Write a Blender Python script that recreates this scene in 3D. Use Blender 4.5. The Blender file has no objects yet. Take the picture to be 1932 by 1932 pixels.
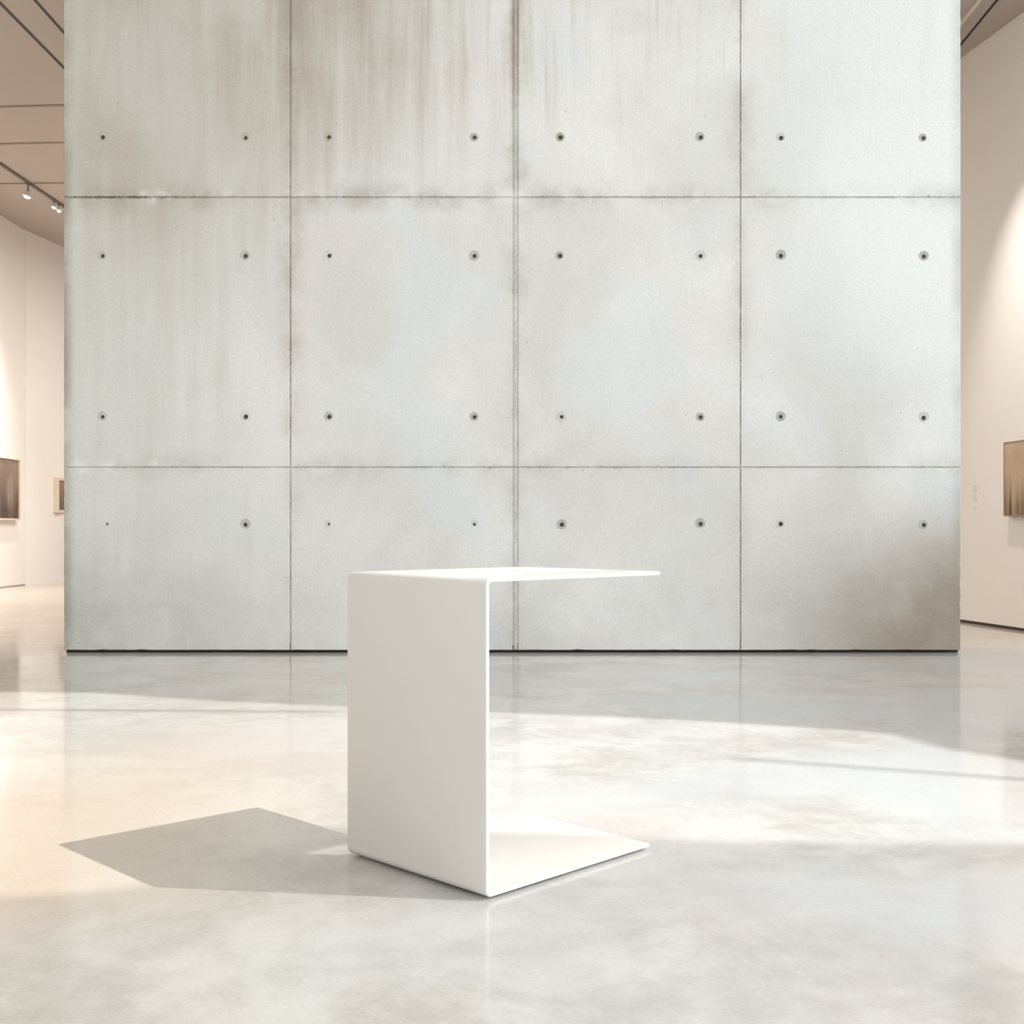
import bpy, bmesh, math, random
from mathutils import Vector, Matrix, noise

random.seed(7)
S = bpy.context.scene
COL = S.collection

# ------------------------------------------------------------------ camera
HZ, FPX, CAMZ = 1000.0, 2104.0, 0.5735      # horizon row, focal length (px of a 1932 px frame), eye height
cam = bpy.data.cameras.new('camera')
camo = bpy.data.objects.new('camera', cam)
COL.objects.link(camo)
camo.location = (0, 0, CAMZ)
camo.rotation_euler = (math.pi / 2, 0, 0)
cam.sensor_width = 36
cam.lens = 36 * FPX / 1932
cam.shift_y = (HZ - 966) / 1932
cam.clip_end = 100
S.camera = camo

# ------------------------------------------------------------------ world, sun, exposure
S.view_settings.view_transform = 'Standard'
S.view_settings.look = 'None'
S.view_settings.gamma = 1
S.view_settings.use_curve_mapping = False
S.view_settings.exposure = 0.0
WORLD_STRENGTH = 0.30
BRIGHT_SKY = 3.95       # brighter part of the sky, low to the right behind the camera
SUN_STRENGTH = 4.5
SUN_DIR = Vector((-0.545, 0.070, -0.5)).normalized()
ROOF_Z = 6.0
TINT = 0.40           # light let through by the unseen sun filter added overhead

world = bpy.data.worlds.new('sky')
S.world = world
world.use_nodes = True
wn, wl = world.node_tree.nodes, world.node_tree.links
wn.clear()
_tc = wn.new('ShaderNodeTexCoord')
_sp = wn.new('ShaderNodeSeparateXYZ')
_mr = wn.new('ShaderNodeMapRange')
_mr.inputs['From Min'].default_value = -0.9
_mr.inputs['From Max'].default_value = 0.9
_cr = wn.new('ShaderNodeValToRGB')
_cr.color_ramp.elements[0].color = (0.90, 0.74, 0.58, 1)
_cr.color_ramp.elements[1].color = (1.0, 1.05, 1.08, 1)
_e = _cr.color_ramp.elements.new(0.45)
_e.color = (0.95, 0.92, 0.87, 1)
_bg = wn.new('ShaderNodeBackground')
_bg.inputs['Strength'].default_value = WORLD_STRENGTH
_wo = wn.new('ShaderNodeOutputWorld')
wl.new(_tc.outputs['Generated'], _sp.inputs[0])
wl.new(_sp.outputs['X'], _mr.inputs['Value'])
wl.new(_mr.outputs[0], _cr.inputs[0])
wl.new(_cr.outputs[0], _bg.inputs['Color'])
_dp = wn.new('ShaderNodeVectorMath')
_dp.operation = 'DOT_PRODUCT'
_dp.inputs[1].default_value = Vector((0.80, -0.50, 0.33)).normalized()
wl.new(_tc.outputs['Generated'], _dp.inputs[0])
_lr = wn.new('ShaderNodeMapRange')
_lr.interpolation_type = 'SMOOTHSTEP'
_lr.inputs['From Min'].default_value = 0.50
_lr.inputs['From Max'].default_value = 0.95
_lr.inputs['To Min'].default_value = 0.0
_lr.inputs['To Max'].default_value = BRIGHT_SKY
wl.new(_dp.outputs['Value'], _lr.inputs['Value'])
_bg2 = wn.new('ShaderNodeBackground')
_bg2.inputs['Color'].default_value = (0.97, 1.0, 1.0, 1)
wl.new(_lr.outputs[0], _bg2.inputs['Strength'])
_as = wn.new('ShaderNodeAddShader')
wl.new(_bg.outputs[0], _as.inputs[0])
wl.new(_bg2.outputs[0], _as.inputs[1])
wl.new(_as.outputs[0], _wo.inputs[0])

sun = bpy.data.lights.new('sun', 'SUN')
sun.energy = SUN_STRENGTH
sun.angle = math.radians(0.38)
sun.color = (1.0, 0.985, 0.955)
suno = bpy.data.objects.new('sun', sun)
COL.objects.link(suno)
suno.rotation_euler = SUN_DIR.to_track_quat('-Z', 'Y').to_euler()
suno.location = (8, -2, 9)


# ------------------------------------------------------------------ helpers
def floor_pt(px, py, z=0.0):
    """ground position seen at a point of the photograph, for something at height z"""
    Y = FPX * (CAMZ - z) / (py - HZ)
    return Vector(((px - 966) * Y / FPX, Y, z))


def link_mesh(name, bm, mat=None, parent=None, smooth=False):
    me = bpy.data.meshes.new(name)
    bmesh.ops.recalc_face_normals(bm, faces=bm.faces)
    bm.to_mesh(me)
    bm.free()
    if mat:
        me.materials.append(mat)
    if smooth:
        for p in me.polygons:
            p.use_smooth = True
    o = bpy.data.objects.new(name, me)
    COL.objects.link(o)
    if parent:
        o.parent = parent
    return o


def tag(o, label=None, cat=None, group=None, kind=None):
    if label: o['label'] = label
    if cat: o['category'] = cat
    if group: o['group'] = group
    if kind: o['kind'] = kind
    return o


def struct(o):
    o['kind'] = 'structure'
    return o


def thing(name, label, cat, loc=(0, 0, 0), group=None):
    o = bpy.data.objects.new(name, None)
    o.empty_display_size = 0.1
    COL.objects.link(o)
    o.location = loc
    tag(o, label, cat, group)
    return o


def add_box(bm, lo, hi, mtx=None):
    vs = []
    for x in (lo[0], hi[0]):
        for y in (lo[1], hi[1]):
            for z in (lo[2], hi[2]):
                v = Vector((x, y, z))
                vs.append(bm.verts.new(mtx @ v if mtx else v))
    for f in ((0, 1, 3, 2), (4, 6, 7, 5), (0, 4, 5, 1), (2, 3, 7, 6), (0, 2, 6, 4), (1, 5, 7, 3)):
        bm.faces.new([vs[i] for i in f])


def add_bar(bm, a, b, w, h):
    """rectangular bar from a to b, w wide, hanging h below the line"""
    a, b = Vector(a), Vector(b)
    d = (b - a).normalized()
    s = d.cross(Vector((0, 0, 1))).normalized() * (w / 2)
    vs = []
    for p in (a, b):
        for q, dz in ((-s, 0), (s, 0), (s, -h), (-s, -h)):
            vs.append(bm.verts.new(p + q + Vector((0, 0, dz))))
    for f in ((0, 1, 2, 3), (7, 6, 5, 4), (0, 4, 5, 1), (1, 5, 6, 2), (2, 6, 7, 3), (3, 7, 4, 0)):
        bm.faces.new([vs[i] for i in f])


def add_lathe(bm, prof, seg=32, mtx=None, cap0=False, cap1=False):
    rings = []
    for r, z in prof:
        ring = []
        for k in range(seg):
            a = 2 * math.pi * k / seg
            v = Vector((r * math.cos(a), r * math.sin(a), z))
            ring.append(bm.verts.new(mtx @ v if mtx else v))
        rings.append(ring)
    for a, b in zip(rings, rings[1:]):
        for k in range(seg):
            bm.faces.new((a[k], a[(k + 1) % seg], b[(k + 1) % seg], b[k]))
    if cap0: bm.faces.new(rings[0])
    if cap1: bm.faces.new(rings[-1])


class NT:
    """small node-expression helper"""
    def __init__(self, mat):
        self.n, self.l = mat.node_tree.nodes, mat.node_tree.links

    def put(self, sock, v):
        if isinstance(v, bpy.types.NodeSocket):
            self.l.new(v, sock)
        elif isinstance(v, (tuple, list)):
            sock.default_value = tuple(v) + ((1,) if len(v) == 3 and len(sock.default_value) == 4 else ())
        else:
            sock.default_value = v

    def math(self, op, a, b=0.0, c=None, clamp=False):
        n = self.n.new('ShaderNodeMath')
        n.operation = op
        n.use_clamp = clamp
        self.put(n.inputs[0], a)
        self.put(n.inputs[1], b)
        if c is not None: self.put(n.inputs[2], c)
        return n.outputs[0]

    def add(self, a, b): return self.math('ADD', a, b)
    def sub(self, a, b): return self.math('SUBTRACT', a, b)
    def mul(self, a, b): return self.math('MULTIPLY', a, b)
    def mn(self, a, b): return self.math('MINIMUM', a, b)
    def mx(self, a, b): return self.math('MAXIMUM', a, b)
    def absd(self, a, c): return self.math('ABSOLUTE', self.sub(a, c))

    def ramp(self, v, a, b, lo=0.0, hi=1.0):
        n = self.n.new('ShaderNodeMapRange')
        n.interpolation_type = 'SMOOTHSTEP'
        self.put(n.inputs['Value'], v)
        n.inputs['From Min'].default_value = a
        n.inputs['From Max'].default_value = b
        n.inputs['To Min'].default_value = lo
        n.inputs['To Max'].default_value = hi
        return n.outputs[0]

    def coord(self):
        return self.n.new('ShaderNodeTexCoord').outputs['Object']

    def sep(self, v):
        n = self.n.new('ShaderNodeSeparateXYZ')
        self.l.new(v, n.inputs[0])
        return n.outputs

    def scale(self, v, s, off=(0, 0, 0)):
        n = self.n.new('ShaderNodeMapping')
        self.l.new(v, n.inputs[0])
        n.inputs['Scale'].default_value = s
        n.inputs['Location'].default_value = off
        return n.outputs[0]

    def noise(self, v, sc, det=4, rough=0.55, dist=0.0):
        n = self.n.new('ShaderNodeTexNoise')
        self.l.new(v, n.inputs['Vector'])
        n.inputs['Scale'].default_value = sc
        n.inputs['Detail'].default_value = det
        n.inputs['Roughness'].default_value = rough
        n.inputs['Distortion'].default_value = dist
        return n.outputs[0]

    def voro(self, v, sc):
        n = self.n.new('ShaderNodeTexVoronoi')
        self.l.new(v, n.inputs['Vector'])
        n.inputs['Scale'].default_value = sc
        return n.outputs['Distance'], n.outputs['Color']

    def mix(self, f, a, b, mode='MIX'):
        n = self.n.new('ShaderNodeMix')
        n.data_type = 'RGBA'
        n.blend_type = mode
        self.put(n.inputs[0], f)
        self.put(n.inputs[6], a)
        self.put(n.inputs[7], b)
        return n.outputs[2]

    def bump(self, h, dist, strength=1.0, normal=None):
        n = self.n.new('ShaderNodeBump')
        n.inputs['Distance'].default_value = dist
        n.inputs['Strength'].default_value = strength
        self.l.new(h, n.inputs['Height'])
        if normal: self.l.new(normal, n.inputs['Normal'])
        return n.outputs[0]


def new_mat(name, color=(0.8, 0.8, 0.8), rough=0.6, metal=0.0, spec=0.5):
    m = bpy.data.materials.new(name)
    m.use_nodes = True
    b = m.node_tree.nodes['Principled BSDF']
    b.inputs['Base Color'].default_value = (*color, 1)
    b.inputs['Roughness'].default_value = rough
    b.inputs['Metallic'].default_value = metal
    b.inputs['Specular IOR Level'].default_value = spec
    return m, b, NT(m)


def paint(name, color, rough=0.6, var=0.03, sc=3.0, bump=0.0004, spec=0.4):
    """painted surface: faint cloudy tone variation and a fine roller texture"""
    m, b, t = new_mat(name, color, rough, 0, spec)
    c = t.coord()
    n1 = t.noise(c, sc, 3)
    f = t.ramp(n1, 0.3, 0.7, 1 - var, 1 + var)
    mixn = t.mix(1.0, color, (1, 1, 1), 'MULTIPLY')
    comb = t.n.new('ShaderNodeCombineColor')
    for i in range(3): t.l.new(f, comb.inputs[i])
    col = t.mix(1.0, color, comb.outputs[0], 'MULTIPLY')
    t.l.new(col, b.inputs['Base Color'])
    if bump:
        t.l.new(t.bump(t.noise(c, 220, 2), bump, 0.5), b.inputs['Normal'])
    return m


# ------------------------------------------------------------------ materials
WALL_Y = 5.2011
PX = WALL_Y / FPX                       # metres per photo pixel on the concrete face


def wx(px): return (px - 966) * PX


def wz(py): return CAMZ + (HZ - py) * PX


SEAM_X = [wx(548), wx(973), wx(1397)]
SEAM_Z = [wz(372), wz(881.5), wz(372) + 1.262, wz(372) + 2.524]


def concrete_wall_material():
    m, b, t = new_mat('board_cast_concrete', rough=0.78, spec=0.3)
    c = t.coord()
    o = t.sep(c)
    x, z = o['X'], o['Z']
    # distances to the formwork joints
    wob = t.mul(t.sub(t.noise(c, 9, 4), 0.5), 0.03)
    dx = None
    for s in SEAM_X:
        d = t.absd(x, s)
        dx = d if dx is None else t.mn(dx, d)
    dz = None
    for s in SEAM_Z:
        d = t.absd(z, s)
        dz = d if dz is None else t.mn(dz, d)
    d = t.mn(dx, dz)
    dw = t.mx(t.add(d, wob), 0.0)
    # broad tone
    big = t.noise(t.scale(c, (1.0, 1.0, 0.8)), 1.15, 5, 0.6, 0.4)
    streak = t.noise(t.scale(c, (9.0, 1, 0.55)), 1.6, 5, 0.6)
    fstreak = t.noise(t.scale(c, (60.0, 1, 1.1)), 2.0, 4, 0.6)
    fine = t.noise(c, 95, 3, 0.7)
    grain = t.noise(c, 330, 2, 0.6)
    col = t.mix(t.ramp(big, 0.33, 0.68), (0.610, 0.605, 0.585), (0.735, 0.735, 0.722))
    # bluish and rosy cloudy patches
    cl1 = t.noise(t.scale(c, (1, 1, 1), (3.1, 0, 7.2)), 1.7, 3, 0.5, 0.3)
    cl2 = t.noise(t.scale(c, (1, 1, 1), (11.7, 0, 2.9)), 1.9, 3, 0.5, 0.3)
    col = t.mix(t.ramp(cl1, 0.50, 0.68, 0, 0.55), col, (0.655, 0.690, 0.705))
    col = t.mix(t.ramp(cl2, 0.52, 0.70, 0, 0.50), col, (0.710, 0.655, 0.640))
    # brown weathering, strongest in the upper left of the wall
    reach = t.add(t.mul(t.ramp(x, -2.3, 0.9, 1, 0), 0.75), t.mul(t.ramp(z, 0.9, 2.9, 0, 1), 0.55))
    bn0 = t.noise(t.scale(c, (1.2, 1, 0.8), (15, 0, 6)), 1.8, 6, 0.65, 0.5)
    w = t.mul(reach, t.add(t.mul(streak, 0.50), t.mul(big, 0.95)))
    col = t.mix(t.ramp(w, 0.42, 0.92, 0, 0.95), col, (0.345, 0.298, 0.235))
    tl = t.mul(t.ramp(reach, 0.70, 1.25, 0, 1), t.ramp(bn0, 0.30, 0.62, 0.25, 1.0))
    col = t.mix(t.mul(tl, 0.42), col, (0.40, 0.345, 0.275))
    lft = t.mul(t.ramp(x, -2.4, 0.3, 1, 0), t.ramp(t.noise(t.scale(c, (1.4, 1, 1), (21, 0, 3)), 1.3, 5, 0.6, 0.4), 0.30, 0.66, 0.45, 1.0))  # greyer towards the left, broken up by noise
    col = t.mix(t.mul(lft, 0.85), col, (0.53, 0.525, 0.495))
    # streaks running down from the top
    sm = t.mul(t.ramp(streak, 0.50, 0.72), t.ramp(z, 2.2, 3.1, 0, 1))
    col = t.mix(t.mul(sm, 0.40), col, (0.37, 0.34, 0.29))
    sm2 = t.mul(t.ramp(fstreak, 0.52, 0.75), t.ramp(z, 1.5, 3.1, 0.25, 1))
    col = t.mix(t.mul(sm2, 0.20), col, (0.44, 0.42, 0.385))
    # paler, cooler concrete towards the upper right
    cr = t.mul(t.ramp(x, 0.6, 2.0, 0, 1), t.ramp(z, 0.9, 1.9, 0, 1))
    col = t.mix(t.mul(cr, 0.72), col, (0.765, 0.805, 0.795))
    # darker stained strip along the foot, brown at the right corner
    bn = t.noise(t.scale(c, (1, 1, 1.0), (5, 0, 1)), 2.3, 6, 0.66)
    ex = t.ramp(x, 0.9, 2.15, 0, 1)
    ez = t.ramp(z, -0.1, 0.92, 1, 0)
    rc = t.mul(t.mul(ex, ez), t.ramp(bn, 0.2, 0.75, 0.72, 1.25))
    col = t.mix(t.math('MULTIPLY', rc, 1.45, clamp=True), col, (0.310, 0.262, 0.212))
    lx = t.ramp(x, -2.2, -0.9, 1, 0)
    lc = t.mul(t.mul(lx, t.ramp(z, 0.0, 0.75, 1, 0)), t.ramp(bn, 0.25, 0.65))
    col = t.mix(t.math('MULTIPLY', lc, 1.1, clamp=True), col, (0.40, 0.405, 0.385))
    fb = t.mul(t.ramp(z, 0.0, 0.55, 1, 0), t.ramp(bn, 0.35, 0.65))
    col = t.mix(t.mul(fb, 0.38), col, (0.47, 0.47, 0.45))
    # grime beside the joints, broken up
    gn = t.noise(t.scale(c, (1, 1, 1), (2, 0, 9)), 3.2, 6, 0.7)
    g1 = t.mul(t.ramp(dw, 0.0, 0.10, 1, 0), t.ramp(gn, 0.42, 0.68))
    topmost = t.ramp(z, 0.9, 2.3, 0.45, 1.0)
    leftmost = t.ramp(x, -1.5, 1.8, 1.0, 0.45)
    col = t.mix(t.mul(t.mul(g1, 0.62), t.mul(topmost, leftmost)), col, (0.30, 0.27, 0.215))
    spk = t.mul(t.ramp(d, 0.0, 0.045, 1, 0), t.ramp(fine, 0.56, 0.70))
    col = t.mix(t.mul(spk, t.ramp(gn, 0.35, 0.6, 0.25, 0.95)), col, (0.20, 0.18, 0.155))
    ln = t.mul(t.ramp(d, 0.0005, 0.0065, 1, 0), t.ramp(t.noise(c, 22, 4, 0.7), 0.38, 0.62, 0.15, 0.85))
    col = t.mix(t.mul(ln, 0.8), col, (0.27, 0.25, 0.215))
    dj = t.mul(t.mul(t.ramp(t.absd(z, wz(372)), 0.0015, 0.0095, 1, 0), t.ramp(x, -1.75, -1.3, 1, 0)), t.ramp(fine, 0.4, 0.55))
    col = t.mix(t.mul(dj, 0.9), col, (0.09, 0.08, 0.07))
    mj = t.mul(t.mul(t.ramp(t.absd(x, wx(971.5)), 0.010, 0.030, 1, 0), t.ramp(z, 1.9, 3.0, 0, 1)), t.ramp(gn, 0.30, 0.55, 0.3, 1))
    col = t.mix(t.mul(mj, 0.55), col, (0.26, 0.215, 0.17))
    # laitance: pale smears just under the horizontal joints
    lz = t.mul(t.ramp(dz, 0.012, 0.05, 1, 0), t.ramp(t.noise(c, 5.5, 4, 0.6), 0.54, 0.66))
    col = t.mix(t.mul(lz, 0.45), col, (0.75, 0.76, 0.745))
    # vertical outer arrises
    ea = t.ramp(t.math('ABSOLUTE', x), 2.03, 2.092, 0, 1)
    col = t.mix(t.mul(t.mul(ea, t.ramp(bn, 0.3, 0.62)), t.ramp(x, -1, 1.5, 0.80, 0.35)), col, (0.24, 0.22, 0.17))
    # pinholes and grain
    vd, vc = t.voro(c, 11.0)
    vs = t.sep(vc)
    pin = t.mul(t.ramp(vd, 0.02, 0.045, 1, 0), t.math('GREATER_THAN', vs['X'], 0.72))
    col = t.mix(t.mul(pin, 0.7), col, (0.13, 0.12, 0.105))
    vd2, vc2 = t.voro(c, 34.0)
    pin2 = t.mul(t.ramp(vd2, 0.03, 0.075, 1, 0), t.math('GREATER_THAN', t.sep(vc2)['Y'], 0.84))
    col = t.mix(t.mul(pin2, 0.38), col, (0.22, 0.21, 0.19))
    gr = t.add(t.mul(fine, 0.5), t.mul(grain, 0.5))
    grv = t.ramp(gr, 0.32, 0.68, 0.915, 1.065)
    cc = t.n.new('ShaderNodeCombineColor')
    for i in range(3): t.l.new(grv, cc.inputs[i])
    col = t.mix(1.0, col, cc.outputs[0], 'MULTIPLY')
    t.l.new(col, b.inputs['Base Color'])
    hgt = t.sub(t.add(t.mul(fine, 0.35), t.mul(big, 2.0)), t.add(t.mul(pin, 1.2), t.mul(pin2, 0.5)))
    t.l.new(t.bump(hgt, 0.0016, 0.55), b.inputs['Normal'])
    return m


def floor_material():
    m, b, t = new_mat('polished_concrete_floor', rough=0.16, spec=0.5)
    c = t.coord()
    o = t.sep(c)
    x, y = o['X'], o['Y']
    n1 = t.noise(c, 1.3, 6, 0.62, 0.5)
    n2 = t.noise(t.scale(c, (1, 1, 1), (4, 8, 0)), 3.6, 6, 0.68, 0.7)
    n3 = t.noise(t.scale(c, (1, 1, 1), (9, 1, 0)), 14, 5, 0.65, 0.3)
    base = t.add(t.mul(n1, 0.45), t.add(t.mul(n2, 0.38), t.mul(n3, 0.17)))
    col = t.mix(t.ramp(base, 0.40, 0.58), (0.452, 0.437, 0.412), (0.62, 0.612, 0.592))
    tn = t.noise(t.scale(c, (1, 1, 1), (7, 3, 0)), 1.1, 3, 0.5, 0.4)
    col = t.mix(t.ramp(tn, 0.50, 0.66, 0, 0.55), col, (0.560, 0.505, 0.495))
    tn2 = t.noise(t.scale(c, (1, 1, 1), (1, 13, 0)), 1.25, 3, 0.5, 0.4)
    cool = t.mul(t.ramp(tn2, 0.42, 0.62), t.ramp(x, -0.4, 0.7, 0.15, 0.75))
    col = t.mix(cool, col, (0.560, 0.585, 0.605))
    shade_tan = t.mul(t.mul(t.ramp(x, -0.95, 0.0, 0.85, 0.0), t.ramp(x, -1.5, -0.8, 0.35, 1.0)), t.mul(t.ramp(y, 1.5, 1.8, 0.25, 1.0), t.ramp(y, 2.2, 3.4, 1.0, 0.3)))  # tan of the table's shadow painted into the floor colour
    col = t.mix(shade_tan, col, (0.550, 0.445, 0.345))
    # the galleries at either side have a browner floor finish
    gal = t.ramp(y, 4.9, 6.2, 0, 1)
    col = t.mix(t.mul(gal, 0.8), col, (0.50, 0.405, 0.325))
    # hairline scratches, trowel arcs
    sc = t.noise(t.scale(c, (1.6, 15, 1), (0, 2, 0)), 2.6, 5, 0.72, 1.2)
    line = t.ramp(t.absd(sc, 0.5), 0.0, 0.006, 1, 0)
    brk = t.ramp(t.noise(c, 2.3, 3), 0.55, 0.70)
    col = t.mix(t.mul(t.mul(line, brk), 0.35), col, (0.33, 0.31, 0.28))
    fl = t.noise(c, 160, 2, 0.6)
    spot = t.mul(t.ramp(fl, 0.66, 0.74), t.ramp(t.noise(c, 3.1, 3), 0.55, 0.68))
    col = t.mix(t.mul(spot, 0.4), col, (0.30, 0.28, 0.26))
    cc = t.n.new('ShaderNodeCombineColor')
    g = t.ramp(fl, 0.3, 0.7, 0.965, 1.03)
    for i in range(3): t.l.new(g, cc.inputs[i])
    col = t.mix(1.0, col, cc.outputs[0], 'MULTIPLY')
    t.l.new(col, b.inputs['Base Color'])
    t.l.new(t.ramp(base, 0.35, 0.65, 0.15, 0.06), b.inputs['Roughness'])
    lev = t.add(t.mul(t.noise(c, 1.6, 2), 1.0), t.mul(t.noise(t.scale(c, (1, 3, 1)), 5, 3), 0.22))
    t.l.new(t.bump(lev, 0.0025, 0.5), b.inputs['Normal'])
    return m


M_CONC = concrete_wall_material()
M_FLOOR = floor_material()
M_PLINTH = paint('dark_recess', (0.035, 0.030, 0.026), 0.9, 0.1)
M_WALL = paint('gallery_wall_paint', (0.86, 0.83, 0.80), 0.75, 0.015, 1.2)
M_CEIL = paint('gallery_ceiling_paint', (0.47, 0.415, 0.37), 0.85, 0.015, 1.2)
M_CEIL_SEAM = paint('ceiling_joint', (0.27, 0.22, 0.18), 0.9, 0.05)
M_DARK = paint('dark_metal', (0.020, 0.013, 0.010), 0.5, 0.05)
M_TRACK = paint('taupe_track', (0.20, 0.165, 0.14), 0.5, 0.05)
M_BASE = paint('painted_shadow_gap', (0.05, 0.04, 0.033), 0.8, 0.05)
M_TABLE = paint('white_powder_coat', (0.69, 0.665, 0.635), 0.38, 0.004, 5, 0.00006, 0.45)
M_RUBBER = paint('black_rubber', (0.02, 0.02, 0.02), 0.8, 0.05)
M_LAMP = paint('white_lamp_body', (0.75, 0.73, 0.70), 0.4, 0.02)
M_WOOD = paint('pale_wood_frame', (0.74, 0.63, 0.51), 0.55, 0.06, 9)
M_TEXT = paint('grey_vinyl_lettering', (0.62, 0.58, 0.54), 0.7, 0.03)
M_MULL = paint('grey_steel', (0.30, 0.30, 0.30), 0.5, 0.03)


def filter_material(name, k):
    m = bpy.data.materials.new(name)
    m.use_nodes = True
    n, l = m.node_tree.nodes, m.node_tree.links
    n.clear()
    tr = n.new('ShaderNodeBsdfTransparent')
    tr.inputs[0].default_value = (k, k, k, 1)
    out = n.new('ShaderNodeOutputMaterial')
    l.new(tr.outputs[0], out.inputs[0])
    return m


M_SUN_FILTER = filter_material('sun_filter', TINT)  # for the unseen sheet added to dim the sun
M_SUN_OPENING = filter_material('sun_patch_opening', 0.97)  # for the unseen opening that shapes the sun patch


def lens_material():
    m = bpy.data.materials.new('lit_lamp_lens')
    m.use_nodes = True
    b = m.node_tree.nodes['Principled BSDF']
    b.inputs['Base Color'].default_value = (1, 0.97, 0.9, 1)
    b.inputs['Emission Color'].default_value = (1, 0.97, 0.9, 1)
    b.inputs['Emission Strength'].default_value = 3.0
    return m


M_LENS = lens_material()


def canvas_material(name, top, mid, dark, seed, sx, coord_axis, z0, z1):
    """abstract field: hazy top, vertical dark strokes rising from the foot"""
    m, b, t = new_mat(name, rough=0.7, spec=0.2)
    c = t.coord()
    o = t.sep(c)
    z = o['Z']
    cloud = t.noise(t.scale(c, (2, 2, 2), (seed, seed, 0)), 2.2, 5, 0.6, 0.5)
    st = t.noise(t.scale(c, (sx, sx, 1.2), (seed, 0, seed)), 1.0, 5, 0.65, 0.6)
    h = t.ramp(z, z0, z1, 1.0, 0.0)
    col = t.mix(t.ramp(cloud, 0.3, 0.7), mid, top)
    col = t.mix(t.mul(h, t.ramp(st, 0.36, 0.62)), col, dark)
    low = t.mul(t.ramp(z, z0, z0 + (z1 - z0) * 0.5, 1, 0), 0.4)
    col = t.mix(low, col, dark)
    t.l.new(col, b.inputs['Base Color'])
    t.l.new(t.bump(t.noise(c, 150, 2), 0.0005, 0.5), b.inputs['Normal'])
    return m


# ------------------------------------------------------------------ floor
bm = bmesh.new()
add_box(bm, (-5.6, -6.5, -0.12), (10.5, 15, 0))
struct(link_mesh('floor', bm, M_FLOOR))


# ------------------------------------------------------------------ concrete wall
def panel(bm, x0, x1, z0, z1, seed, y0=WALL_Y, depth=0.0045):
    """one cast panel with slightly ragged arrises, front at y0"""
    pts = []
    step = 0.03

    def edge(a, b, k):
        L = (Vector(b) - Vector(a)).length
        n = max(2, int(L / step))
        d = (Vector(b) - Vector(a)).normalized()
        nn = Vector((-d[1], d[0]))
        for i in range(n):
            p = Vector(a) + d * (L * i / n)
            r = noise.noise(Vector((p[0] * 9 + seed * 3.1, p[1] * 9 + k * 5.7, seed)))
            r2 = noise.noise(Vector((p[0] * 33 + seed, p[1] * 33 + k, 4.2)))
            chip = max(0, r2 - 0.42) * 0.010
            j = (abs(r) * 0.0016 + chip) if 0 < i else 0
            pts.append(p + nn * j)
    edge((x0, z0), (x1, z0), 0)
    edge((x1, z0), (x1, z1), 1)
    edge((x1, z1), (x0, z1), 2)
    edge((x0, z1), (x0, z0), 3)
    ctr = Vector(((x0 + x1) / 2, (z0 + z1) / 2))
    hx, hz = (x1 - x0) / 2, (z1 - z0) / 2
    bv = min(0.0025, hx * 0.3)
    front, mid, back = [], [], []
    for p in pts:
        q = ctr + Vector(((p[0] - ctr[0]) * (1 - bv / hx), (p[1] - ctr[1]) * (1 - bv / hz)))
        front.append(bm.verts.new((q[0], y0, q[1])))
        mid.append(bm.verts.new((p[0], y0 + 0.0025, p[1])))
        back.append(bm.verts.new((p[0], y0 + depth, p[1])))
    bm.faces.new(front)
    bm.faces.new(back)
    n = len(pts)
    for a, b in ((front, mid), (mid, back)):
        for i in range(n):
            bm.faces.new((a[i], a[(i + 1) % n], b[(i + 1) % n], b[i]))


bm = bmesh.new()
XL, XR = wx(120.5), wx(1812.5)
cols = [(XL, wx(547)), (wx(548.5), wx(967.3)), (wx(969.0), wx(976.2)), (wx(977.2), wx(1396.4)), (wx(1397.4), XR)]
zrow = [(wz(1226.5), wz(882.1)), (wz(881.1), wz(372.8)), (wz(371.4), SEAM_Z[2] - 0.002), (SEAM_Z[2], SEAM_Z[3] - 0.002), (SEAM_Z[3], ROOF_Z)]
k = 0
for ci, (a, b_) in enumerate(cols):
    for ri, (c0, c1) in enumerate(zrow):
        aa, bb = a, b_
        if ri >= 2 and ci == 1: bb -= 0.004       # the middle joint opens up above
        if ri >= 2 and ci == 2: aa += 0.001
        panel(bm, aa, bb, c0, c1, k)
        k += 1
wall_front = link_mesh('wall_back', bm, M_CONC)

hole_x = [194, 463.5, 621, 895, 1057, 1321.5, 1473.5, 1742.5]
hole_y = [259.5, 483, 786.5, 989.5]
bmc = bmesh.new()
holes = []
for i, hx_ in enumerate(hole_x):
    for j, hy_ in enumerate(hole_y):
        px, py = hx_ + random.uniform(-0.6, 0.6), hy_ + random.uniform(-0.8, 0.8)
        if (i, j) == (0, 3): px += 8
        if i == 7: py += 1.5
        if i in (4,) and j > 1: px += 3
        small = (i, j) in ((2, 3), (3, 3), (0, 3))
        r = (0.0058 if small else 0.0098) * random.uniform(0.9, 1.15)
        X, Z = wx(px), wz(py)
        holes.append((X, Z, r, small))
        mt = Matrix.Translation((X, WALL_Y - 0.01, Z)) @ Matrix.Rotation(-math.pi / 2, 4, 'X')
        add_lathe(bmc, [(r, 0), (r, 0.04)], 20, mt, True, True)
cut = link_mesh('cutter', bmc)
md = wall_front.modifiers.new('holes', 'BOOLEAN')
md.operation = 'DIFFERENCE'
md.object = cut
md.solver = 'EXACT'
dg = bpy.context.evaluated_depsgraph_get()
dg.update()
me2 = bpy.data.meshes.new_from_object(wall_front.evaluated_get(dg))
wall_front.modifiers.clear()
if len(me2.polygons) > 100:
    wall_front.data = me2
bpy.data.objects.remove(cut)
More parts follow.
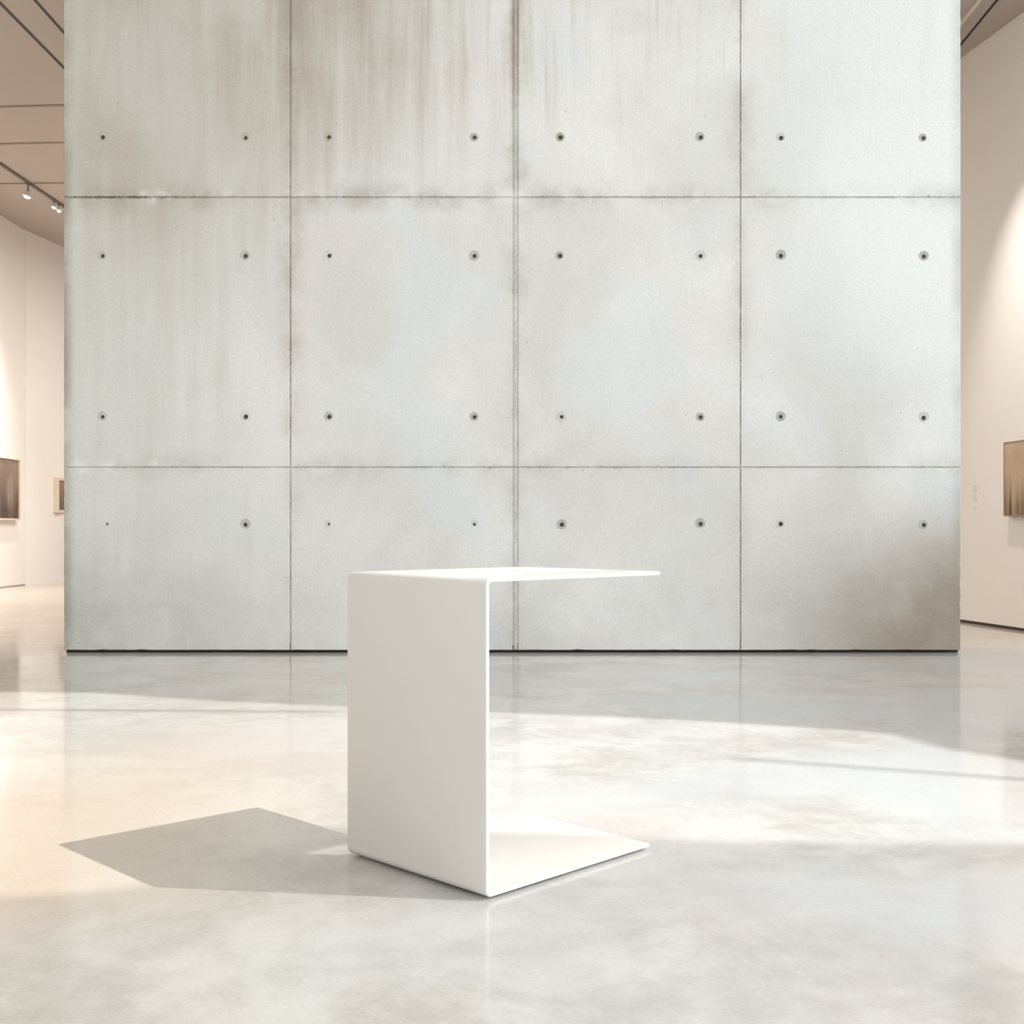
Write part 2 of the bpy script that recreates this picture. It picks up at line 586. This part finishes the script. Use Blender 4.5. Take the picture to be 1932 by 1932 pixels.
# body of the wall behind the cast face
bm = bmesh.new()
bm.from_mesh(wall_front.data)
add_box(bm, (XL + 0.012, WALL_Y + 0.0048, 0.034), (XR - 0.012, WALL_Y + 0.40, ROOF_Z))
bm.to_mesh(wall_front.data)
bm.free()
struct(wall_front)
bm = bmesh.new()
add_box(bm, (XL + 0.003, WALL_Y + 0.022, 0.0), (XR - 0.004, WALL_Y + 0.37, 0.034))
o = link_mesh('plinth', bm, M_PLINTH, wall_front)
o['label'] = 'dark recessed foot of the concrete wall'

# plugged formwork tie holes
M_RING = [paint('tie_hole_mortar_grey', (0.43, 0.43, 0.41), 0.8, 0.12, 90), paint('tie_hole_mortar_olive', (0.42, 0.405, 0.34), 0.8, 0.12, 90),
          paint('tie_hole_mortar_pale', (0.56, 0.56, 0.545), 0.8, 0.1, 90)]
M_HOLE = paint('tie_hole_shade', (0.075, 0.07, 0.062), 0.9, 0.2, 60)  # near-black colour paints the shade of a deeper hole
for n_, (X, Z, r, small) in enumerate(holes):
    bm = bmesh.new()
    R = 0.0225 * random.uniform(0.85, 1.08) * (0.75 if small else 1)
    ox, oz = random.uniform(-0.004, 0.001), random.uniform(0.001, 0.006)
    seg = 28
    rings = []
    spec = ((r * 0.98, 0.0042, 0, 0), (r, 0.0, 0, 0), (r * 1.15, -0.0008, 0, 0), (R * 0.86, -0.0003, 1, 0.0),
            (R * 0.93, -0.0016, 1, 0), (R, -0.0002, 1, 0))
    for (rr, dy, f, _) in spec:
        ring = []
        for q in range(seg):
            a = 2 * math.pi * q / seg
            w = 1 + 0.05 * noise.noise(Vector((math.cos(a) * 2, math.sin(a) * 2, n_ * 3.3)))
            ring.append(bm.verts.new((X + ox * f + rr * w * math.cos(a), WALL_Y + dy, Z + oz * f + rr * w * math.sin(a))))
        rings.append(ring)
    mi = M_RING[2 if small else (1 if Z > 2 and X < 0.3 else (0 if n_ % 3 else 2))]
    for ri, (a_, b_) in enumerate(zip(rings, rings[1:])):
        for q in range(seg):
            bm.faces.new((a_[q], a_[(q + 1) % seg], b_[(q + 1) % seg], b_[q]))
    bf = bm.faces.new(rings[0])
    bf.material_index = 1
    o = link_mesh('tie_hole', bm, mi, wall_front)
    o.data.materials.append(M_HOLE)

# ------------------------------------------------------------------ side galleries
# left wall: straight run, then a very slightly turned run behind a vertical joint
LX = floor_pt(0, 1109).x
P47 = Vector((LX, LX * FPX / (47 - 966), 0))
PF = floor_pt(120, 1098)
PF2 = P47 + (PF - P47).normalized() * 3.0
CEIL_L, CEIL_R = 3.70, 3.51


def ceil_z(x): return CEIL_L + (CEIL_R - CEIL_L) * (x + 5.0) / 7.9


def ceil_pt(px, py):
    """point of the gallery ceiling seen at a photo position"""
    z = CEIL_L
    for _ in range(20):
        Y = FPX * (z - CAMZ) / (HZ - py)
        X = (px - 966) * Y / FPX
        z = ceil_z(X)
    return Vector((X, Y, z))


def wall_slab(name, a, b, z1, thick, side, mat, z0=0.0):
    a, b = Vector((a[0], a[1], 0)), Vector((b[0], b[1], 0))
    d = (b - a).normalized()
    n = Vector((d.y, -d.x, 0)) * side * thick
    bm = bmesh.new()
    vs = [bm.verts.new((p.x, p.y, z)) for z in (z0, z1) for p in (a, b, b + n, a + n)]
    for f in ((0, 1, 2, 3), (7, 6, 5, 4), (0, 4, 5, 1), (1, 5, 6, 2), (2, 6, 7, 3), (3, 7, 4, 0)):
        bm.faces.new([vs[i] for i in f])
    return struct(link_mesh(name, bm, mat))


wall_slab('wall_left', (LX, -6.2), (P47.x, P47.y), ROOF_Z, 0.3, -1, M_WALL)
wall_slab('wall_left_far', (P47.x + 0.004, P47.y), (PF2.x, PF2.y), 3.9, 0.3, -1, M_WALL)
RA, RB = floor_pt(1815, 1174), floor_pt(1932, 1191)
rd = (RA - RB).normalized()
R0 = RB - rd * 0.75
R1 = RA + rd * 7.2
wall_slab('wall_right', R0, R1, 3.9, 0.3, 1, M_WALL, 0.012)
wall_slab('wall_far', (-5.4, 14.7), (4.5, 14.7), 3.9, 0.25, -1, M_WALL)
# dark strip painted as the shadow gap under the right wall, thin line under the left wall
bm = bmesh.new()
nrm = Vector((-rd.y, rd.x, 0))
for s_ in (1,):
    a, b_ = R0 + nrm * 0.001, R1 + nrm * 0.001
    a2, b2 = a - nrm * 0.12, b_ - nrm * 0.12
    vs = [bm.verts.new((p.x, p.y, z)) for z in (0.0, 0.0165) for p in (a, b_, b2, a2)]
    for f in ((0, 1, 2, 3), (7, 6, 5, 4), (0, 4, 5, 1), (1, 5, 6, 2), (2, 6, 7, 3), (3, 7, 4, 0)):
        bm.faces.new([vs[i] for i in f])
struct(link_mesh('gap_strip_right', bm, M_BASE))
bm = bmesh.new()
add_box(bm, (LX - 0.05, -6.1, 0), (LX + 0.003, P47.y, 0.010))
struct(link_mesh('gap_strip_left', bm, paint('left_shadow_gap', (0.36, 0.31, 0.27), 0.8, 0.05)))

# gallery ceiling behind the concrete wall line
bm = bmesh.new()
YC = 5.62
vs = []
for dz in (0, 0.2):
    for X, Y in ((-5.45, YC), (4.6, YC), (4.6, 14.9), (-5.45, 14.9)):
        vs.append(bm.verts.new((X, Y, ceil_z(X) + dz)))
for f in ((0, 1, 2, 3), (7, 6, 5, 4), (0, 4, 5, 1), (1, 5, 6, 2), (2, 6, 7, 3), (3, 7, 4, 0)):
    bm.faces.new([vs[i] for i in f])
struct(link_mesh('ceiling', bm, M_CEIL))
# bulkhead between the tall hall and the lower galleries
wall_slab('wall_bulkhead', (-5.4, YC - 0.02), (10.4, YC - 0.02), ROOF_Z, 0.15, -1, M_WALL, 3.72)
wall_slab('wall_hall_right', (R0.x + 0.05, YC), (10.4, YC), 3.72, 0.15, -1, M_WALL)


def ceil_line(name, p, q, w, h, mat, ext=0.0):
    a, b = ceil_pt(*p), ceil_pt(*q)
    d = (b - a)
    a2, b2 = a - d * ext, b + d * ext
    for v in (a2, b2): v.z = ceil_z(v.x) + 0.002
    if a2.y < YC + 0.02:
        f = (YC + 0.02 - a2.y) / (b2.y - a2.y)
        a2 = a2.lerp(b2, f)
    bm = bmesh.new()
    add_bar(bm, a2, b2, w, h)
    return link_mesh(name, bm, mat)


struct(ceil_line('trim_1', (0, 5), (120, 127), 0.017, 0.006, M_DARK, 0.35))
struct(ceil_line('trim_2', (66, 0), (120, 61), 0.015, 0.006, M_DARK, 0.9))
struct(ceil_line('trim_3', (0, 201), (121, 198), 0.030, 0.006, M_CEIL_SEAM, 0.5))
struct(ceil_line('trim_4', (0, 271), (121, 268.5), 0.030, 0.006, M_CEIL_SEAM, 0.5))
struct(ceil_line('trim_5', (0, 346), (121, 345), 0.030, 0.006, M_CEIL_SEAM, 0.5))
struct(ceil_line('trim_6', (1881, 0), (1814, 82), 0.013, 0.006, M_DARK, 0.4))
struct(ceil_line('trim_7', (1847, 0), (1814, 41), 0.022, 0.012, paint('pale_ceiling_trim', (0.72, 0.66, 0.60), 0.6), 0.8))

# ------------------------------------------------------------------ unseen roof added to shape the sun, glazed front behind the camera
far_edge = [(-3.1, 3.98), (-1.35, 3.93), (-0.75, 3.70), (-0.08, 3.53), (0.68, 3.35), (1.23, 3.14), (1.33, 2.88), (1.75, 2.4)]
near_edge = [(1.75, 2.02), (0.93, 2.03), (0.27, 2.06), (-0.048, 2.075), (-0.33, 2.17), (-0.53, 1.93), (-0.56, 1.80), (-0.66, 1.76), (-0.86, 1.73), (-3.1, 1.60)]  # sun patch outline on the floor; notch dims the wedge beside the table
off = -SUN_DIR * (ROOF_Z / -SUN_DIR.z)
up_ = lambda pts_: [(p[0] + off.x, p[1] + off.y) for p in pts_]
inner = up_(far_edge + near_edge)


def sun_mask_sheet(name, loop, mat, z=ROOF_Z + 0.02, thick=0.0):
    bm = bmesh.new()
    vv = [bm.verts.new((p[0], p[1], z)) for p in loop]
    bmesh.ops.triangle_fill(bm, use_beauty=True, use_dissolve=False, edges=[bm.edges.new((vv[i], vv[(i + 1) % len(vv)])) for i in range(len(vv))])
    if thick:
        g = bmesh.ops.extrude_face_region(bm, geom=bm.faces[:])
        for v in [e for e in g['geom'] if isinstance(e, bmesh.types.BMVert)]: v.co.z += thick
    return struct(link_mesh(name, bm, mat))


ne, fe = up_(near_edge), up_(far_edge)
sun_mask_sheet('sun_filter_sheet', [(-5.4, -6.2), (10.3, -6.2), (10.3, ne[0][1])] + ne + [(-5.4, ne[-1][1])], M_SUN_FILTER)  # unseen sheet added to dim the sun over the foreground
# unseen sheet added to keep sun off the floor by the concrete wall
sun_mask_sheet('sun_blocker_roof', [(-5.4, ne[-1][1]), ne[-1]] + fe + [ne[0], (10.3, ne[0][1]), (10.3, 5.55), (-5.4, 5.55)], M_WALL, ROOF_Z + 0.02, 0.15)
bm = bmesh.new()
bm.faces.new([bm.verts.new((p[0], p[1], ROOF_Z + 0.02)) for p in inner])
bmesh.ops.triangulate(bm, faces=bm.faces)
struct(link_mesh('sun_patch_pane', bm, M_SUN_OPENING))  # unseen opening, cut to the shape of the sunlit floor patch
bm = bmesh.new()


def shade_bar(a, b, w):
    a = Vector((a[0] + off.x, a[1] + off.y, ROOF_Z))
    b = Vector((b[0] + off.x, b[1] + off.y, ROOF_Z))
    add_bar(bm, a, b, w, 0.03)


shade_bar((0.55, 2.80), (1.6, 2.40), 0.022)
shade_bar((-3.0, 3.62), (-0.6, 3.52), 0.032)
struct(link_mesh('shade_bars', bm, M_MULL))  # unseen bars added to cast faint streaks across the sun patch
# glazed front behind the camera: posts and rails
bm = bmesh.new()
for X in (-5.3, -2.2, 0.9, 4.0, 7.1, 10.2):
    add_box(bm, (X - 0.04, -6.25, 0), (X + 0.04, -6.15, ROOF_Z))
for Z in (0.03, 3.0, 5.95):
    add_box(bm, (-5.3, -6.24, Z - 0.03), (10.2, -6.16, Z + 0.03))
struct(link_mesh('window_3', bm, M_MULL))


# ------------------------------------------------------------------ side table: one folded white sheet
A, B, Cc = floor_pt(655, 1615), floor_pt(917, 1701), floor_pt(1226, 1602)
Ctop = floor_pt(1246, 1077.5, 0.5)
u = (A - B); W = u.length; u.normalize()
vb = (Cc - B); LB = vb.length; vb.normalize()
vt = Vector((Ctop.x - B.x, Ctop.y - B.y, 0)); LT = vt.length; vt.normalize()
TH, LIFT, HT, RB_ = 0.0075, 0.0040, 0.5, 0.009
table = thing('side_table', 'white C-shaped side table of one folded metal sheet on the polished floor', 'side table',
              (B.x, B.y, 0))


def sheet(name, path):
    """path: list of (centre-line point in local space, outward thickness direction)"""
    bm = bmesh.new()
    e = 0.0018                       # rounded long edges
    prof = [(0, -0.5 + 0.25), (0, 0.25), (e * 0.3, 0.42), (e, 0.5), (W - e, 0.5), (W - e * 0.3, 0.42), (W, 0.25), (W, -0.25),
            (W - e * 0.3, -0.42), (W - e, -0.5), (e, -0.5), (e * 0.3, -0.42)]
    rings = []
    for p, nrm_, sc in path:
        ring = []
        for w_, t_ in prof:
            ww = W / 2 + (w_ - W / 2) * (1 - (1 - sc) * 0.006)
            ring.append(bm.verts.new(p + u * ww + nrm_ * (t_ * TH * sc)))
        rings.append(ring)
    n = len(prof)
    for a, b in zip(rings, rings[1:]):
        for i in range(n):
            bm.faces.new((a[i], a[(i + 1) % n], b[(i + 1) % n], b[i]))
    bm.faces.new(rings[0])
    bm.faces.new(rings[-1])
    o = link_mesh(name, bm, M_TABLE, table, smooth=True)
    try:
        o.data.set_sharp_from_angle(angle=math.radians(40))
    except Exception:
        pass
    return o


up = Vector((0, 0, 1))


def bend(v, zc, top):
    """quarter bend centre line, from vertical panel to horizontal plate"""
    out = []
    r = RB_
    c = Vector((0, 0, 0)) + v * (r + TH / 2) + up * zc
    for i in range(0, 9):
        a = math.pi / 2 * i / 8
        d = (-v * math.cos(a) + (up if top else -up) * math.sin(a)).normalized()
        out.append((c + d * r, d, 1.0))
    return out


zt, zb = HT - TH / 2, LIFT + TH / 2
bt = bend(vt, zt - RB_, True)
bb = bend(vb, zb + RB_, False)
sheet('side_panel', list(reversed(bb)) + bt)
endt = [(vt * (LT - 0.0025) + up * zt, up, 1.0), (vt * (LT - 0.0008) + up * zt, up, 0.75), (vt * LT + up * zt, up, 0.35)]
sheet('tabletop', [bt[-1]] + endt)
endb = [(vb * (LB - 0.0025) + up * zb, -up, 1.0), (vb * (LB - 0.0008) + up * zb, -up, 0.75), (vb * LB + up * zb, -up, 0.35)]
sheet('base_plate', [bb[-1]] + endb)
for fu, fv in ((0.12, 0.12), (0.88, 0.12), (0.12, 0.88), (0.88, 0.88)):
    bm = bmesh.new()
    p = u * (W * fu) + vb * (LB * fv)
    add_lathe(bm, [(0.011, 0), (0.012, 0.0008), (0.012, LIFT)], 20, Matrix.Translation(p), True, True)
    link_mesh('foot_pad', bm, M_RUBBER, table)

# ------------------------------------------------------------------ paintings and lettering
# left wall: big brown abstract in a pale wood frame, cut by the picture edge
zc = lambda py, Y: CAMZ + (HZ - py) * Y / FPX
Yr = LX * FPX / (27 - 966)
z1, z0 = zc(869, Yr), zc(978.5, Yr)
Wp = 1.1
tl = thing('framed_painting', 'large brown abstract painting in a pale wood frame on the left white wall', 'painting', (LX + 0.001, Yr - Wp / 2, z0))
F = 0.018
bm = bmesh.new()
H_ = z1 - z0
add_box(bm, (0.003, -Wp / 2, 0), (0.055, Wp / 2, -F))
add_box(bm, (0.003, -Wp / 2, H_), (0.055, Wp / 2, H_ + F * 0.5))
add_box(bm, (0.003, -Wp / 2 - F, -F), (0.055, -Wp / 2, H_ + F * 0.5))
add_box(bm, (0.003, Wp / 2, -F), (0.055, Wp / 2 + F, H_ + F * 0.5))
link_mesh('frame', bm, M_WOOD, tl)
bm = bmesh.new()
add_box(bm, (0.003, -Wp / 2, 0), (0.042, Wp / 2, H_))
link_mesh('canvas', bm, canvas_material('brown_abstract_canvas', (0.34, 0.265, 0.225), (0.25, 0.19, 0.15), (0.085, 0.065, 0.05), 3.0, 9.0, 'Y', 0.0, H_ * 0.95), tl)

# small frame further along, mostly hidden by the concrete wall
Ys = 12.12
tt = (Ys - P47.y) / (PF2.y - P47.y)
xs = P47.x + (PF2.x - P47.x) * tt
zs1, zs0 = zc(901, Ys), zc(967, Ys)
t2 = thing('framed_picture', 'small pale framed picture on the left wall, peeking out beside the concrete wall edge', 'picture', (xs + 0.002, Ys + 0.25, zs0))
hh = zs1 - zs0
bm = bmesh.new()
for lo, hi in (((0.0, -0.25, 0), (0.055, 0.25, 0.03)), ((0.0, -0.25, hh - 0.03), (0.055, 0.25, hh)),
               ((0.0, -0.25, 0.03), (0.055, -0.22, hh - 0.03)), ((0.0, 0.22, 0.03), (0.055, 0.25, hh - 0.03))):
    add_box(bm, lo, hi)
link_mesh('frame', bm, M_WOOD, t2)
bm = bmesh.new()
add_box(bm, (0.002, -0.22, 0.03), (0.040, 0.22, hh - 0.03))
link_mesh('canvas', bm, canvas_material('small_olive_canvas', (0.34, 0.28, 0.20), (0.28, 0.22, 0.16), (0.14, 0.11, 0.08), 8.0, 12.0, 'Y', 0.0, hh), t2)


# right wall
def on_right(px, py, out=0.0):
    """point on the right wall face seen at a photo position"""
    # RB + s*rd ; (x-966)/f = X/Y
    k_ = (px - 966) / FPX
    s = (k_ * RB.y - RB.x) / (rd.x - k_ * rd.y)
    p = RB + rd * s
    p = p + nrm * out
    return Vector((p.x, p.y, CAMZ + (HZ - py) * p.y / FPX))


pr = on_right(1905, 974)
ptop = on_right(1905, 835)
Hr = ptop.z - pr.z
Wr = 0.62
ang = math.atan2(rd.y, rd.x)
t3 = thing('canvas_painting', 'sepia canvas painting with dark reed-like strokes on the right white wall', 'painting')
t3.location = pr + nrm * 0.001
t3.rotation_euler = (0, 0, ang)       # local +X runs away from the camera along the wall, +Y out of the wall
bm = bmesh.new()
add_box(bm, (-Wr, 0.0, 0.006), (-0.005, 0.036, Hr - 0.006))
link_mesh('canvas', bm, canvas_material('sepia_reed_canvas', (0.60, 0.47, 0.34), (0.50, 0.36, 0.26), (0.13, 0.075, 0.04), 5.0, 26.0, 'X', 0.0, Hr * 0.72), t3)
bm = bmesh.new()
for lo, hi in (((-Wr - 0.005, 0.0, 0), (0, 0.038, 0.006)), ((-Wr - 0.005, 0.0, Hr - 0.006), (0, 0.038, Hr)),
               ((-Wr - 0.005, 0.0, 0.006), (-Wr, 0.038, Hr - 0.006)), ((-0.005, 0.0, 0.006), (0, 0.038, Hr - 0.006))):
    add_box(bm, lo, hi)
link_mesh('frame', bm, paint('thin_brown_frame', (0.30, 0.23, 0.17), 0.6), t3)

# faint grey lettering column beside it (illegible at this distance)
c0 = on_right(1839, 963)
t4 = thing('wall_lettering', 'faint column of small grey wall text to the left of the right-hand painting', 'wall text')
t4.location = c0
t4.rotation_euler = (0, 0, ang)
sc_ = c0.y / FPX
rnd = random.Random(3)
for (ya, yb, dark_) in ((963, 957, 1), (947, 933, 0), (929, 915, 0)):
    bm = bmesh.new()
    za, zb2 = (963 - ya) * sc_, (963 - yb) * sc_
    nrow = max(2, int((zb2 - za) / 0.008))
    for r_ in range(nrow):
        zz = za + (zb2 - za) * (r_ + 0.15) / nrow
        xx = -0.022
        while xx < 0.018:
            L = rnd.uniform(0.005, 0.011)
            add_box(bm, (xx, 0.0, zz), (min(xx + L, 0.022), 0.0008, zz + 0.0045))
            xx += L + rnd.uniform(0.003, 0.008)
    link_mesh('text_block', bm, M_TEXT, t4)


# ------------------------------------------------------------------ track lighting
def to_wall(p, aim):
    return (aim - p).normalized()


def track_light(loc, aim, label, group, power, name='track_light', size=0.036, spot=72, color=(1, 0.94, 0.87), drop=0.075, soft=0.03):
    t = thing(name, label, 'track light', loc, group)
    bm = bmesh.new()
    add_box(bm, (-0.011, -0.035, -0.012), (0.011, 0.035, 0.0))
    link_mesh('adapter', bm, M_TRACK, t)
    bm = bmesh.new()
    add_lathe(bm, [(0.006, -0.012), (0.006, -drop * 0.6), (0.013, -drop * 0.7), (0.013, -drop * 0.9), (0.006, -drop)], 12, None, True, True)
    link_mesh('stem', bm, M_TRACK, t)
    d = to_wall(Vector(loc) + Vector((0, 0, -drop)), Vector(aim))
    q = d.to_track_quat('Z', 'Y').to_matrix().to_4x4()
    mt = Matrix.Translation((0, 0, -drop)) @ q
    bm = bmesh.new()
    add_lathe(bm, [(0.008, -0.022), (size * 0.5, -0.018), (size * 0.62, 0.0), (size, 0.022), (size, 0.034), (size * 0.93, 0.034), (size * 0.88, 0.026)], 28, mt, True, False)
    link_mesh('lamp_head', bm, M_LAMP, t, smooth=True)
    bm = bmesh.new()
    add_lathe(bm, [(size * 0.92, 0.032), (size * 0.6, 0.044), (size * 0.2, 0.050)], 28, mt, True, True)
    link_mesh('lens', bm, M_LENS, t, smooth=True)
    li = bpy.data.lights.new('lamp_light', 'SPOT')
    li.energy = power
    li.spot_size = math.radians(spot)
    li.spot_blend = 1.0
    li.shadow_soft_size = soft
    li.color = color
    lo = bpy.data.objects.new('lamp_light', li)
    COL.objects.link(lo)
    lo.parent = t
    lo.location = Vector((0, 0, -drop)) + d * 0.08
    lo.rotation_euler = d.to_track_quat('-Z', 'Y').to_euler()
    return t


# the track itself: taupe bar under the left gallery ceiling
ta, tb = ceil_pt(0, 307), ceil_pt(120, 388)
dtr = (tb - ta).normalized()
bm = bmesh.new()
pa, pb = ta - dtr * 3.6, tb + dtr * 1.2
if pa.y < YC + 0.1: pa = ta + dtr * ((YC + 0.1 - ta.y) / dtr.y)
for v_ in (pa, pb): v_.z = ceil_z(v_.x) - 0.002
add_bar(bm, pa, pb, 0.024, 0.018)
tag(link_mesh('lighting_track', bm, M_TRACK), 'thin taupe lighting track running along the left gallery ceiling', 'lighting track')


def on_track(px):
    k_ = (px - 966) / FPX
    s = (k_ * ta.y - ta.x) / (dtr.x - k_ * dtr.y)
    p = ta + dtr * s
    return Vector((p.x, p.y, ceil_z(p.x) - 0.018))


for px, lab, pw in ((53, 'track spotlight nearest on the left ceiling, hanging alone below its track', 34),
                    (104, 'left one of the two distant track spotlights by the concrete wall edge', 26),
                    (113.5, 'right one of the two distant track spotlights, touching the concrete wall edge', 26)):
    p = on_track(px)
    track_light(p, (LX, p.y - 0.35, 0.9), lab, None, pw * 6, drop=0.085 if px < 60 else 0.022, size=0.036 if px < 60 else 0.024)

for px in (-130, -330):  # extra unseen spotlights added to brighten the left wall
    p = on_track(px)
    if p.y > YC + 0.1:
        track_light(p, (LX, p.y + 0.2, 1.1), 'added unseen spotlight washing the left wall, nearer than the picture edge', 'added off-frame spotlights', 110)

# right gallery: spotlights washing the wall above the sepia canvas (just outside the frame)
yy = 6.12
X = RB.x - 0.62
track_light((X, yy, ceil_z(X) - 0.02), (RB.x + 0.03, yy + 0.02, 0.9), 'track spotlight above the sepia canvas in the right gallery', None, 190, spot=52, size=0.03, soft=0.012).name = 'track_light'
bm = bmesh.new()
add_bar(bm, (X, YC + 0.05, ceil_z(X) - 0.002), (X, 8.5, ceil_z(X) - 0.002), 0.024, 0.018)
tag(link_mesh('lighting_track', bm, M_TRACK), 'short lighting track holding the spotlight in the right gallery', 'lighting track')

# unseen fill panel added to brighten the galleries, behind the concrete wall
lp = thing('added_fill_panel', 'added fill light panel, unseen over the gallery behind the concrete wall', 'fill light', (-1.7, 9.9, ceil_z(-3.0) - 0.05))
bm = bmesh.new()
add_box(bm, (-1.25, -1.85, -0.03), (1.25, 1.85, 0.0))
link_mesh('housing', bm, M_LAMP, lp)
bm = bmesh.new()
add_box(bm, (-1.2, -1.8, -0.036), (1.2, 1.8, -0.0305))
link_mesh('diffuser', bm, M_LENS, lp)
al = bpy.data.lights.new('fill_panel_light', 'AREA')
al.shape = 'RECTANGLE'
al.size, al.size_y = 2.4, 3.6
al.energy = 135
al.color = (1.0, 0.93, 0.865)
ao = bpy.data.objects.new('fill_panel_light', al)
COL.objects.link(ao)
ao.parent = lp
ao.location = (0, 0, -0.05)
